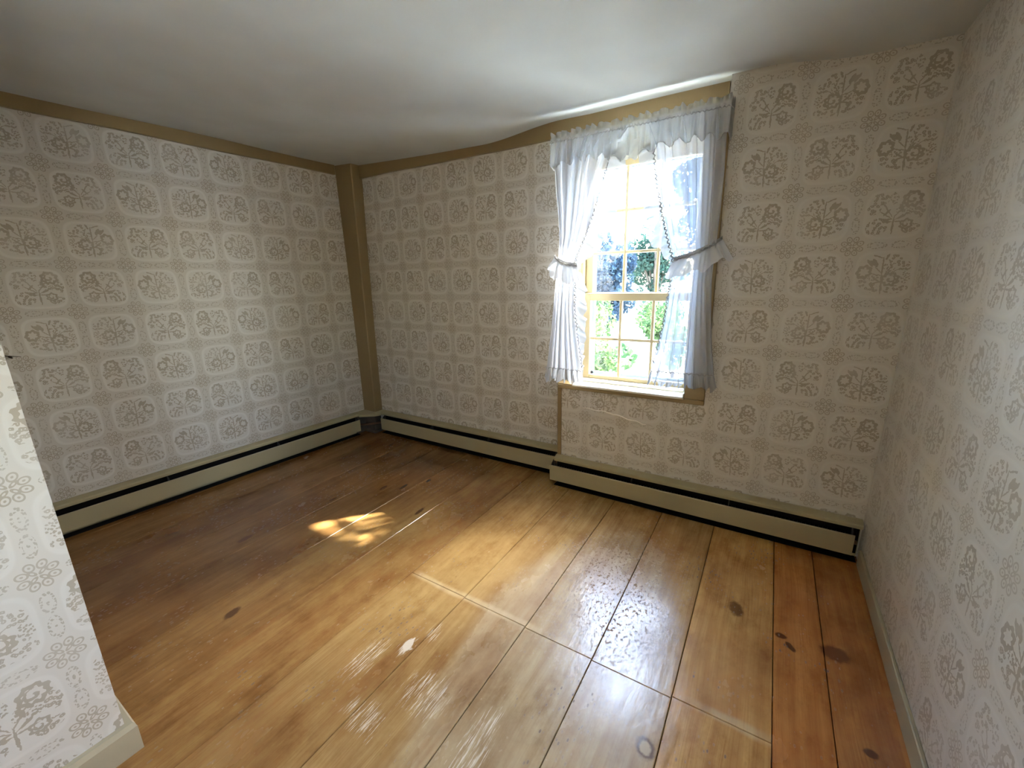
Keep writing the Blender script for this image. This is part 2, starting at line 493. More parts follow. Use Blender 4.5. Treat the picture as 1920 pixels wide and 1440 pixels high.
    ro = g.add(ro, g.mul(g.mul(bare, isr), .04))
    ro = g.add(ro, g.mul(g.mx(scf, g.mx(spm, worm)), .35))
    g.l.new(ro, b.inputs['Roughness'])
    g.l.new(g.sub(.75, g.mul(g.mul(worm, isr), .6)), b.inputs['Specular IOR Level'])
    g.l.new(g.bump(g.noise(g.scale3(P, (34, 9, 1)), 1.0, 3, .6), .16, .006), b.inputs['Normal'])
    return m


MAT['wood'] = wood()


# ------------------------------------------------------------------ mesh helpers
def mesh_obj(name, verts, faces, mat, parent=None, smooth=False, uv=None):
    me = bpy.data.meshes.new(name)
    me.from_pydata([tuple(v) for v in verts], [], [tuple(f) for f in faces])
    me.materials.append(MAT[mat] if isinstance(mat, str) else mat)
    if smooth:
        me.polygons.foreach_set('use_smooth', [True]*len(me.polygons))
    if uv:
        lay = me.uv_layers.new(name='UVMap')
        for lp in me.loops:
            lay.data[lp.index].uv = uv(me.vertices[lp.vertex_index].co)
    me.update()
    o = bpy.data.objects.new(name, me)
    COL.objects.link(o)
    if parent: o.parent = parent
    return o


def tag(o, label, cat, group=None, kind=None):
    o['label'] = label; o['category'] = cat
    if group: o['group'] = group
    if kind: o['kind'] = kind
    return o


def empty(name, loc=(0, 0, 0)):
    o = bpy.data.objects.new(name, None); COL.objects.link(o); o.location = loc
    o.empty_display_size = .1
    return o


class MB:
    def __init__(self): self.v = []; self.f = []

    def box(self, x0, x1, y0, y1, z0, z1):
        n = len(self.v)
        self.v += [(x0, y0, z0), (x1, y0, z0), (x1, y1, z0), (x0, y1, z0), (x0, y0, z1), (x1, y0, z1), (x1, y1, z1), (x0, y1, z1)]
        self.f += [tuple(n+i for i in q) for q in ((0, 3, 2, 1), (4, 5, 6, 7), (0, 1, 5, 4), (1, 2, 6, 5), (2, 3, 7, 6), (3, 0, 4, 7))]
        return self

    def bbox(self, x0, x1, y0, y1, z0, z1, b=.003):
        """box with all edges chamfered"""
        n = len(self.v)
        P = {}
        for ix, X in enumerate((x0, x1)):
            for iy, Y in enumerate((y0, y1)):
                for iz, Z in enumerate((z0, z1)):
                    sx, sy, sz = (b if ix == 0 else -b), (b if iy == 0 else -b), (b if iz == 0 else -b)
                    for a, c in enumerate(((X, Y+sy, Z+sz), (X+sx, Y, Z+sz), (X+sx, Y+sy, Z))):
                        P[ix, iy, iz, a] = len(self.v); self.v.append(c)
        g = lambda *k: P[k]
        for s in (0, 1):
            q = [g(s, 0, 0, 0), g(s, 1, 0, 0), g(s, 1, 1, 0), g(s, 0, 1, 0)]; self.f.append(tuple(q[::-1] if s == 0 else q))
            q = [g(0, s, 0, 1), g(1, s, 0, 1), g(1, s, 1, 1), g(0, s, 1, 1)]; self.f.append(tuple(q if s == 0 else q[::-1]))
            q = [g(0, 0, s, 2), g(1, 0, s, 2), g(1, 1, s, 2), g(0, 1, s, 2)]; self.f.append(tuple(q[::-1] if s == 0 else q))
            for r in (0, 1):
                self.f.append((g(s, r, 0, 0), g(s, r, 1, 0), g(s, r, 1, 1), g(s, r, 0, 1)))
                self.f.append((g(s, 0, r, 0), g(s, 1, r, 0), g(s, 1, r, 2), g(s, 0, r, 2)))
                self.f.append((g(0, s, r, 1), g(1, s, r, 1), g(1, s, r, 2), g(0, s, r, 2)))
                for w in (0, 1):
                    self.f.append((g(s, r, w, 0), g(s, r, w, 1), g(s, r, w, 2)))
        return self

    def prism(self, prof, a, b, fn):
        """closed profile [(p,q)] swept from s=a to s=b; fn(s,p,q)->xyz"""
        n = len(self.v); k = len(prof)
        self.v += [fn(a, *p) for p in prof] + [fn(b, *p) for p in prof]
        for i in range(k):
            j = (i+1) % k
            self.f.append((n+i, n+j, n+k+j, n+k+i))
        self.f.append(tuple(n+i for i in range(k))[::-1]); self.f.append(tuple(n+k+i for i in range(k)))
        return self

    def tube(self, pts, r, seg=8):
        n = len(self.v); pts = [Vector(p) for p in pts]
        for i, p in enumerate(pts):
            d = (pts[min(i+1, len(pts)-1)] - pts[max(i-1, 0)]).normalized()
            up = Vector((0, 0, 1)) if abs(d.z) < .9 else Vector((1, 0, 0))
            a = d.cross(up).normalized(); c = d.cross(a)
            rr = r[i] if isinstance(r, (list, tuple)) else r
            for k in range(seg):
                t = 2*math.pi*k/seg
                self.v.append(tuple(p + a*rr*math.cos(t) + c*rr*math.sin(t)))
        for i in range(len(pts)-1):
            for k in range(seg):
                k2 = (k+1) % seg
                self.f.append((n+i*seg+k, n+i*seg+k2, n+(i+1)*seg+k2, n+(i+1)*seg+k))
        self.f.append(tuple(n+k for k in range(seg))); self.f.append(tuple(n+(len(pts)-1)*seg+k for k in range(seg))[::-1])
        return self

    def grid(self, rows):
        n = len(self.v); R = len(rows); C = len(rows[0])
        for r in rows: self.v += [tuple(p) for p in r]
        for i in range(R-1):
            for j in range(C-1):
                self.f.append((n+i*C+j, n+i*C+j+1, n+(i+1)*C+j+1, n+(i+1)*C+j))
        return self

    def build(self, name, mat, parent=None, smooth=False, uv=None):
        o = mesh_obj(name, self.v, self.f, mat, parent, smooth, uv)
        bmfix(o)
        return o


def bmfix(o):
    import bmesh
    bm = bmesh.new(); bm.from_mesh(o.data)
    bmesh.ops.recalc_face_normals(bm, faces=bm.faces)
    bm.to_mesh(o.data); bm.free()


# ------------------------------------------------------------------ room dimensions
YL, YR = 2.52, 2.385          # recessed / furred-out plane of the window wall
XR = 0.485
def xl(y): return -3.165 + .070*(y-2.5)      # left wall runs slightly off square
def smooth(a, b, t):
    t = max(0., min(1., (t-a)/(b-a))); return t*t*(3-2*t)
def ceil_z(x, y):
    z = 2.197 + max(0., -x-1.0)*.043
    z += .004*math.sin(2.1*x+1.3*y) + .003*math.sin(5.3*y-2.0*x)
    win = smooth(-1.75, -1.15, x)*(1-smooth(-.15, .22, x))
    z += .055*smooth(2.16, 2.50, y)*win
    z -= .010*math.exp(-((y-2.12)/.10)**2)*win
    return z


# floor --------------------------------------------------------------
fl = MB().box(-3.45, .60, -1.60, 2.60, -.20, -.022).build('floor', 'subfloor')
tag(fl, 'wide worn pine plank floor with glossy old varnish', 'floor', kind='structure')
seams = [.484, .300, .140, -.145, -.425, -.710, -1.022, -1.343, -1.650, -1.955, -2.270, -2.570, -2.880, -3.190, -3.440]
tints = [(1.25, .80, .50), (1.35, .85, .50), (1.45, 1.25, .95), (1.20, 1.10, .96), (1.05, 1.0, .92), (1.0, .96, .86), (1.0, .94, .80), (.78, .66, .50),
         (.66, .53, .38), (.54, .41, .28), (.54, .40, .27), (.60, .45, .31), (.60, .45, .32), (.60, .45, .33)]  # left-hand boards tinted darker to paint in the light falloff
def plank(x0, x1, y0, y1, tint):
    b = .0018; g = .0012
    x0 += g; x1 -= g; y0 += .0006; y1 -= .0006
    m = MB()
    pts = [(x0, y0), (x1, y0), (x1, y1), (x0, y1)]
    ins = [(x0+b, y0+b), (x1-b, y0+b), (x1-b, y1-b), (x0+b, y1-b)]
    m.v = [(*p, -.022) for p in pts] + [(*p, -.002) for p in pts] + [(*p, 0.) for p in ins]
    for i in range(4):
        j = (i+1) % 4
        m.f += [(i, j, 4+j, 4+i), (4+i, 4+j, 8+j, 8+i)]
    m.f += [(8, 9, 10, 11), (3, 2, 1, 0)]
    o = m.build('plank', 'wood', fl)
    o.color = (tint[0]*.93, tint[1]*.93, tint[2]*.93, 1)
    return o
rp = random.Random(3)
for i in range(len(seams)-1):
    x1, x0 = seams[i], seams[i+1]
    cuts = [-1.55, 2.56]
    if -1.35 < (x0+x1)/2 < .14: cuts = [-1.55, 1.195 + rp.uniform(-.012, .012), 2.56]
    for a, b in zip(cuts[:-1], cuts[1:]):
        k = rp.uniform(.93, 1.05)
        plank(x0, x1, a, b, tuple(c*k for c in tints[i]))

# ceiling ------------------------------------------------------------
xs = np.linspace(-3.50, .60, 83); ys = np.concatenate([np.linspace(-1.62, 1.9, 36), np.linspace(1.93, 2.66, 40)])
cm = MB()
cm.grid([[(x, y, ceil_z(x, y)) for x in xs] for y in ys])
n0 = len(cm.v); R, C = len(ys), len(xs)
cm.v += [(xs[0], ys[0], 2.6), (xs[-1], ys[0], 2.6), (xs[-1], ys[-1], 2.6), (xs[0], ys[-1], 2.6)]
cm.f.append((n0, n0+1, n0+2, n0+3))
cm.f.append(tuple(range(C)) + (n0+1, n0))
cm.f.append(tuple((R-1)*C+j for j in range(C))[::-1] + (n0+3, n0+2))
cm.f.append(tuple(i*C for i in range(R))[::-1] + (n0, n0+3))
cm.f.append(tuple(i*C+C-1 for i in range(R)) + (n0+2, n0+1))
ce = cm.build('ceiling', 'ceiling', smooth=True)
for p in ce.data.polygons:
    if len(p.vertices) != 4 or p.index == (R-1)*(C-1): p.use_smooth = False
tag(ce, 'off-white plaster ceiling, uneven and rising towards the window', 'ceiling', kind='structure')

# walls --------------------------------------------------------------
uvXZ = lambda co: (co.x, co.z)
uvYZ = lambda co: (co.y, co.z)
WX0, WX1, WZ0, WZ1 = -1.045, -.335, .700, 2.035
m = MB()
m.box(-3.45, WX0, YL, 2.68, -.05, 2.32); m.box(WX1, .60, YL, 2.68, -.05, 2.32)
m.box(WX0, WX1, YL, 2.68, -.05, WZ0); m.box(WX0, WX1, YL, 2.68, WZ1, 2.32)
wb = m.build('wall_back', 'paper_back', uv=uvXZ)
tag(wb, 'floral papered window wall in its recessed plane beside the corner post', 'wall', kind='structure')
m = MB()
m.v = [(x, y, z) for y in (YR, YL-.001) for x, z in ((-1.122, 0), (.50, 0), (.50, 2.30), (-.272, 2.30), (-.272, .688), (-1.122, .688))]
m.f = [(0, 1, 2, 3, 4, 5), (11, 10, 9, 8, 7, 6)] + [(i, (i+1) % 6, 6+(i+1) % 6, 6+i) for i in range(6)]
wf = m.build('wall_back_right', 'paper_furred', uv=uvXZ)
tag(wf, 'furred-out floral papered wall under and beside the window', 'wall', kind='structure')
m = MB()
def pl(y0, y1, z0, z1):
    n = len(m.v)
    m.v += [(xl(y0), y0, z0), (xl(y1), y1, z0), (xl(y1), y1, z1), (xl(y0), y0, z1), (xl(y0)-.15, y0, z0), (xl(y1)-.15, y1, z0), (xl(y1)-.15, y1, z1), (xl(y0)-.15, y0, z1)]
    m.f += [tuple(n+i for i in q) for q in ((0, 1, 2, 3), (7, 6, 5, 4), (0, 4, 5, 1), (3, 2, 6, 7), (0, 3, 7, 4), (1, 5, 6, 2))]
pl(-.2, YL+.05, -.05, 2.36)
wl_ = m.build('wall_left', 'paper_left', uv=uvYZ)
tag(wl_, 'floral papered wall of the alcove, with a long baseboard heater', 'wall', kind='structure')
RY0, RY1, RZ0, RZ1 = -1.03, -.50, 1.00, 1.90
m = MB()
m.box(XR, .64, -1.6, RY0, -.05, 2.3); m.box(XR, .64, RY1, 2.60, -.05, 2.3)
m.box(XR, .64, RY0, RY1, -.05, RZ0); m.box(XR, .64, RY0, RY1, RZ1, 2.3)
wr = m.build('wall_right', 'paper_right', uv=uvYZ)
tag(wr, 'floral papered wall meeting the end of the long heater', 'wall', kind='structure')
m = MB().box(-3.45, -1.51, -1.60, .19, -.02, 2.36)
wp = m.build('wall_partition', 'paper_partition', uv=uvYZ)
tag(wp, 'bright floral papered partition ending at a free corner', 'wall', kind='structure')
wfr = MB().box(-1.52, .60, -1.60, -1.50, -.05, 2.36).build('wall_front', 'paper_furred', uv=uvXZ)
tag(wfr, 'floral papered wall behind the doorway side of the room', 'wall', kind='structure')

# torn ridge in the paper under the window, nail on the alcove wall
m = MB()
rr = random.Random(5)
pts = [(-.96+i*.018, YR-.001, .555 - .045*smooth(0, 22, i)*(i/22) + .003*math.sin(i*1.1)+rr.uniform(-.002, .002)) for i in range(23)]
m.tube(pts, [.0015+.003*math.sin(math.pi*i/22) for i in range(23)], 6)
m.build('paper_tear', 'tear', wf, smooth=True)
m = MB().tube([(xl(.43)-.005, .43, 1.035), (xl(.43)+.02, .435, 1.028)], [.006, .004], 8)
m.tube([(xl(.43)+.004, .41, 1.042), (xl(.46)+.004, .47, 1.028)], [.003, .001], 6)
m.build('old_nail', 'nail', wl_)

# timber trims --------------------------------------------------------
m = MB()
N = 26
bx = [-3.0 + (2.71)*i/N for i in range(N+1)]
for i in range(N):
    n = len(m.v)
    for x in (bx[i], bx[i+1]):
        zb = 2.188 - .018*smooth(-3, -1.2, x) + .012*smooth(-1.0, -.3, x) + .002*math.sin(9*x)
        m.v += [(x, YL-.024, zb), (x, YL+.01, zb), (x, YL+.01, ceil_z(x, 2.5)+.02), (x, YL-.024, ceil_z(x, 2.49)+.02)]
    m.f += [tuple(n+k for k in q) for q in ((0, 1, 5, 4), (1, 2, 6, 5), (2, 3, 7, 6), (3, 0, 4, 7))]
m.f += [(0, 3, 2, 1), tuple(len(m.v)-4+k for k in (0, 1, 2, 3))]
t1 = m.build('trim_1', 'trim'); tag(t1, 'tan painted ceiling beam along the window wall', 'beam', kind='structure')
m = MB()
N = 24
by = [.10 + (2.40-.10)*i/N for i in range(N+1)]
for i in range(N):
    n = len(m.v)
    for y in (by[i], by[i+1]):
        zb = 2.222 + .010*(2.4-y)/2 + .002*math.sin(7*y); x = xl(y)
        m.v += [(x-.01, y, zb), (x+.024, y, zb), (x+.024, y, ceil_z(x, y)+.02), (x-.01, y, ceil_z(x, y)+.02)]
    m.f += [tuple(n+k for k in q) for q in ((0, 1, 5, 4), (1, 2, 6, 5), (2, 3, 7, 6), (3, 0, 4, 7))]
m.f += [(0, 3, 2, 1), tuple(len(m.v)-4+k for k in (0, 1, 2, 3))]
t2 = m.build('trim_2', 'trim'); tag(t2, 'tan painted ceiling beam along the alcove wall', 'beam', kind='structure')
m = MB()
def postring(z, xa, yf):
    return [(-3.19, yf, z), (xa-.006, yf, z), (xa, yf+.006, z), (xa, YL+.005, z), (-3.19, YL+.005, z)]
rings = [postring(.19, -3.018, 2.437), postring(.9, -3.012, 2.436), postring(1.6, -2.995, 2.43), postring(2.30, -2.972, 2.418)]
for r_ in rings: m.v += r_
for i in range(3):
    for k in range(5):
        k2 = (k+1) % 5; m.f.append((i*5+k, i*5+k2, i*5+5+k2, i*5+5+k))
m.f += [(4, 3, 2, 1, 0), (15, 16, 17, 18, 19)]
t3 = m.build('trim_3', 'trim'); tag(t3, 'tan painted corner post flaring slightly towards the ceiling', 'post', kind='structure')
m = MB().bbox(-3.172, -3.03, 2.43, 2.51, 0, .178, .004)
m.bbox(-3.172, -3.015, 2.41, 2.51, 0, .030, .004)
m.box(-3.19, -3.158, 2.325, 2.44, 0, .185)
m.build('post_foot', 'oldpost', t3)
t4 = MB().bbox(-1.136, -1.110, 2.376, YR+.002, .20, .675, .002).build('trim_4', 'trim')
tag(t4, 'narrow tan corner bead from the sill down to the heater', 'trim', kind='structure')

# baseboards ---------------------------------------------------------
bb = MB().bbox(.473, XR+.001, -1.5, YR-.075, 0, .082, .003).build('baseboard_right', 'base')
tag(bb, 'plain beige baseboard along the wall beside the darker planks', 'baseboard', kind='structure')
m = MB()
prof = [(0, 0), (.022, 0), (.022, .085), (.016, .100), (0, .100)]
m.prism(prof, -1.5, .19, lambda s, d, z: (-1.511+d, s + (d if s > 0 else 0), z))
m.prism(prof, -1.511, -3.3, lambda s, d, z: (s + (d if s > -2 else 0), .189+d, z))
bp = m.build('baseboard_partition', 'base'); tag(bp, 'beige baseboard wrapping the free end of the partition', 'baseboard', kind='structure')

# ------------------------------------------------------------------ windows
def sash(parent, name, x0, x1, z0, z1, y0, y1, cols, rows, st, rt, rb, fn=None):
    fn = fn or (lambda b: b)
    o = MB()
    o.bbox(*fn((x0, x0+st, y0, y1, z0, z1)), .003); o.bbox(*fn((x1-st, x1, y0, y1, z0, z1)), .003)
    o.bbox(*fn((x0+st, x1-st, y0, y1, z0, z0+rb)), .003); o.bbox(*fn((x0+st, x1-st, y0, y1, z1-rt, z1)), .003)
    s = o.build(name, 'sash', parent)
    gx0, gx1, gz0, gz1 = x0+st, x1-st, z0+rb, z1-rt
    yc = (y0+y1)/2
    w = .017
    for i in range(1, cols):
        x = gx0+(gx1-gx0)*i/cols
        MB().bbox(*fn((x-w/2, x+w/2, y0+.004, y1-.004, gz0, gz1)), .003).build('muntin', 'sash', s)
    for j in range(1, rows):
        z = gz0+(gz1-gz0)*j/rows
        MB().bbox(*fn((gx0, gx1, y0+.006, y1-.006, z-w/2, z+w/2)), .003).build('muntin', 'sash', s)
    for i in range(cols):
        for j in range(rows):
            a, b = gx0+(gx1-gx0)*i/cols, gx0+(gx1-gx0)*(i+1)/cols
            c, d = gz0+(gz1-gz0)*j/rows, gz0+(gz1-gz0)*(j+1)/rows
            MB().box(*fn((a+.004, b-.004, yc-.0015, yc+.0015, c+.004, d-.004))).build('pane', 'glass', s)
    return s

w1 = empty('window_1', (-.69, YL, .70))
w1['kind'] = 'structure'
w1['label'] = 'nine-over-six sash window with cream muntins behind ruffled curtains'; w1['category'] = 'window'
def under(o, root):
    o.parent = root; o.matrix_parent_inverse = Matrix.Translation(root.location).inverted()
m = MB()
m.box(WX0-.001, WX0+.018, 2.515, 2.675, WZ0, WZ1); m.box(WX1-.018, WX1+.001, 2.515, 2.675, WZ0, WZ1)
m.box(WX0, WX1, 2.515, 2.675, WZ1-.02, WZ1+.001); m.box(WX0, WX1, 2.555, 2.70, WZ0-.03, WZ0+.012)
under(m.build('jamb', 'sash'), w1)
ls = sash(None, 'lower_sash', -1.026, -.354, .713, 1.266, 2.522, 2.552, 3, 2, .046, .046, .034); under(ls, w1)
us = sash(None, 'upper_sash', -1.026, -.354, 1.224, 2.016, 2.556, 2.586, 3, 3, .046, .042, .046); under(us, w1)
m = MB()
m.box(-1.028, -.992, 2.630, 2.650, .712, 2.016); m.box(-.388, -.352, 2.630, 2.650, .712, 2.016)
m.box(-1.028, -.352, 2.630, 2.650, .712, .745); m.box(-1.028, -.352, 2.630, 2.650, 1.98, 2.016); m.box(-1.0, -.38, 2.630, 2.650, 1.225, 1.25)
under(m.build('storm_frame', 'storm'), w1)
# casing, stool and apron on the furred wall
m = MB(); m.bbox(-.366, -.260, 2.371, YR+.004, .700, 2.14, .003); under(m.build('casing', 'trim'), w1)
m = MB(); m.bbox(-1.134, -.260, 2.369, YR+.004, .672, .699, .003); m.box(-1.122, -.272, YR, YL, .686, .694)
m.bbox(-1.134, -1.032, 2.372, YL, .694, .706, .002)
under(m.build('apron', 'trim'), w1)
m = MB(); m.bbox(-1.032, -.366, 2.366, YL, .694, .708, .003); m.bbox(-.372, -.364, 2.366, 2.45, .708, .728, .002)
m.bbox(-1.032, -.366, 2.468, YL, .708, .722, .003)
under(m.build('stool', 'stool'), w1)
m = MB(); m.bbox(-1.128, WX0+.004, 2.500, YL+.002, .706, 2.10, .003); m.bbox(-1.128, -.272, 2.500, YL+.002, 2.03, 2.10, .003)
m.bbox(WX1-.004, -.272, 2.500, YL+.002, .706, 2.03, .003)
under(m.build('inner_casing', 'sash'), w1)

w2 = empty('added_window', (XR, -.75, .95)); w2['kind'] = 'structure'  # unseen window, added to throw cool light on the partition
w2['label'] = 'unseen sash window added behind the camera to light the partition'; w2['category'] = 'window'
sw = lambda b: (b[2], b[3], b[0], b[1], b[4], b[5])
s2 = sash(None, 'lower_sash', RY0+.02, RY1-.02, RZ0+.02, 1.47, .53, .555, 3, 2, .05, .04, .05, sw); under(s2, w2)
s3 = sash(None, 'upper_sash', RY0+.02, RY1-.02, 1.43, RZ1-.02, .56, .585, 3, 2, .05, .04, .05, sw); under(s3, w2)
m = MB()
m.box(.48, .65, RY0-.001, RY0+.02, RZ0, RZ1); m.box(.48, .65, RY1-.02, RY1+.001, RZ0, RZ1)
m.box(.44, .65, RY0-.06, RY1+.06, RZ0-.03, RZ0+.02); m.box(.48, .65, RY0, RY1, RZ1-.02, RZ1)
under(m.build('jamb', 'sash'), w2)
m = MB(); m.bbox(.468, XR+.002, RY0-.09, RY0, RZ0+.02, RZ1+.09); m.bbox(.468, XR+.002, RY1, RY1+.09, RZ0+.02, RZ1+.09); m.bbox(.468, XR+.002, RY0, RY1, RZ1, RZ1+.09)
under(m.build('casing', 'trim'), w2)

# ------------------------------------------------------------------ baseboard heaters
def heater(label, length, place, hood0, hood1, fr0, fr1, corner=None):
    root = empty('baseboard_heater', place(0, 0, 0))
    tag(root, label, 'heater', 'fin-tube baseboard heaters along the walls')
    def part(name, mb, mat, smooth=False):
        o = mb.build(name, mat, None, smooth); under(o, root); return o
    part('back_panel', MB().prism([(.001, .0), (.006, .0), (.006, .196), (.001, .196)], hood0, hood1, place), 'heater')
    part('hood', MB().prism([(.001, .206), (.001, .197), (.044, .189), (.046, .174), (.050, .174), (.052, .189), (.047, .196), (.012, .207)], hood0, hood1, place), 'heater')
    part('front_panel', MB().prism([(.060, .038), (.065, .036), (.067, .138), (.065, .143), (.062, .143), (.062, .138)], fr0, fr1, place), 'heater')
    part('heating_pipe', MB().tube([place(s, .030, .09) for s in (hood0+.01, hood1-.01)], .011, 8), 'copper', True)
    fins = MB()
    nf = int((fr1-fr0)/.018)
    for i in range(nf):
        s = fr0+.03+(fr1-fr0-.06)*i/max(1, nf-1)
        fins.prism([(.010, .065), (.050, .065), (.050, .125), (.010, .125)], s-.0006, s+.0006, place)
    f = part('fins', fins, 'dark'); f['kind'] = 'stuff'
    part('shade_strip', MB().prism([(.001, .0005), (.060, .0005), (.058, .004), (.001, .004)], hood0+.004, hood1-.004, place), 'gap_shade')  # dark slab paints the shadow line below the front panel
    part('liner', MB().prism([(.0065, .02), (.009, .02), (.009, .190), (.0065, .190)], hood0+.003, hood1-.003, place), 'gap_shade')
    for s in np.linspace(fr0+.006, fr1-.006, 4):
        part('bracket', MB().prism([(.006, .03), (.050, .03), (.058, .05), (.058, .125), (.040, .150), (.006, .170)], s-.002, s+.002, place), 'dark')
    return root, part

h3, part3 = heater('long beige baseboard heater under the window with its bare end at the side wall', 1.63,
                   lambda s, d, z: (s, YR-d, z), -1.140, .478, -1.165, .452)
h2, part2 = heater('beige baseboard heater between the corner post and the window', 1.78,
                   lambda s, d, z: (s, YL-d, z), -2.985, -1.130, -2.975, -1.195)
_dl = Vector((.070, 1.0, 0)).normalized(); _nl = Vector((1.0, -.070, 0)).normalized()
def placeL(s, d, z):
    b = Vector((xl(s), s, z)) + _nl*d; return tuple(b)
h1, part1 = heater('beige baseboard heater along the alcove wall, running behind the partition end', 2.1, placeL, .215, 2.335, .215, 2.335)
# curved cover where the two hoods meet round the post
cp = [(-3.172, 2.335), (-3.120, 2.335), (-3.085, 2.362), (-3.045, 2.392), (-3.010, 2.418), (-2.992, 2.448), (-2.985, 2.466), (-2.985, 2.52), (-3.02, 2.52), (-3.02, 2.436), (-3.172, 2.436)]
m = MB(); k = len(cp)
def cz(i): return .186 if i in range(1, 7) else .205
m.v = [(x, y, .166 if i in range(1, 7) else .19) for i, (x, y) in enumerate(cp)] + [(x, y, cz(i)) for i, (x, y) in enumerate(cp)]
for i in range(k):
    j = (i+1) % k; m.f.append((i, j, k+j, k+i))
for base in (0, k):
    m.f += [tuple(base+i for i in q) for q in ((0, 1, 2, 10), (2, 3, 10), (3, 9, 10), (3, 4, 9), (4, 5, 9), (5, 6, 7, 8), (5, 8, 9))]
part2('corner_cover', m, 'heater')
part2('elbow_pipe', MB().tube([(-2.99, 2.49, .09), (-3.02, 2.468, .09), (-3.06, 2.40, .09), (-3.13, 2.34, .09)], .010, 8), 'copper', True)

# ------------------------------------------------------------------ curtains
YC = 2.325
def interp(tab, z):
    for (z0, *a), (z1, *b) in zip(tab[:-1], tab[1:]):
        if z0 >= z >= z1:
            t = (z0-z)/(z0-z1)
            return [p+(q-p)*t for p, q in zip(a, b)]
    return list(tab[0][1:]) if z > tab[0][0] else list(tab[-1][1:])

def ruffle(edge, out, width, wavelen, amp, rows=5, seed=0, droop=0.0):
    """gathered strip: edge [Vector], out [Vector] unit direction per point, width list"""
    r = random.Random(seed); ph = [r.uniform(0, 6.28) for _ in range(4)]
    L = [0.]
    for a, b in zip(edge[:-1], edge[1:]): L.append(L[-1]+(b-a).length)
    res = []
    for j in range(rows+1):
        t = j/rows; row = []
        for i, e in enumerate(edge):
            s = L[i]; w = width[i]
            wave = math.sin(2*math.pi*s/wavelen+ph[0]+1.1*math.sin(s*17+ph[1])) + .45*math.sin(2*math.pi*s/(wavelen*.46)+ph[2])
            side = .012*math.sin(2*math.pi*s/(wavelen*1.3)+ph[3])*t
            v = e + out[i]*(w*t*(1+.10*math.sin(2*math.pi*s/(wavelen*1.7)+ph[2]))) + Vector((0, -1, 0))*(amp*wave*min(1, t*1.3)**.8+.006*math.sin(math.pi*t))
            v += Vector((side*.3, 0, side - droop*w*t*t))
            row.append(v)
        res.append(row)
    return res

def resample(pts, step):
    pts = [Vector(p) for p in pts]; out = [pts[0]]; 
    for a, b in zip(pts[:-1], pts[1:]):
        n = max(1, int((b-a).length/step))
        for k in range(1, n+1): out.append(a.lerp(b, k/n))
    return out

def gather_line(edge, r=.0035, amp=.005, wl=.022, yo=-.006, seed=0):
    rr_ = random.Random(seed); pts = []; s = 0
    for i, e in enumerate(edge):
        if i: s += (e-edge[i-1]).length
        nx = edge[min(i+1, len(edge)-1)]-edge[max(i-1, 0)]; nx = Vector((nx.z, 0, -nx.x)).normalized()
        pts.append(e + nx*amp*math.sin(2*math.pi*s/wl+.6*math.sin(s*31)) + Vector((0, yo+.003*math.cos(2*math.pi*s/wl), 0)))
    return MB().tube(pts, r, 5)

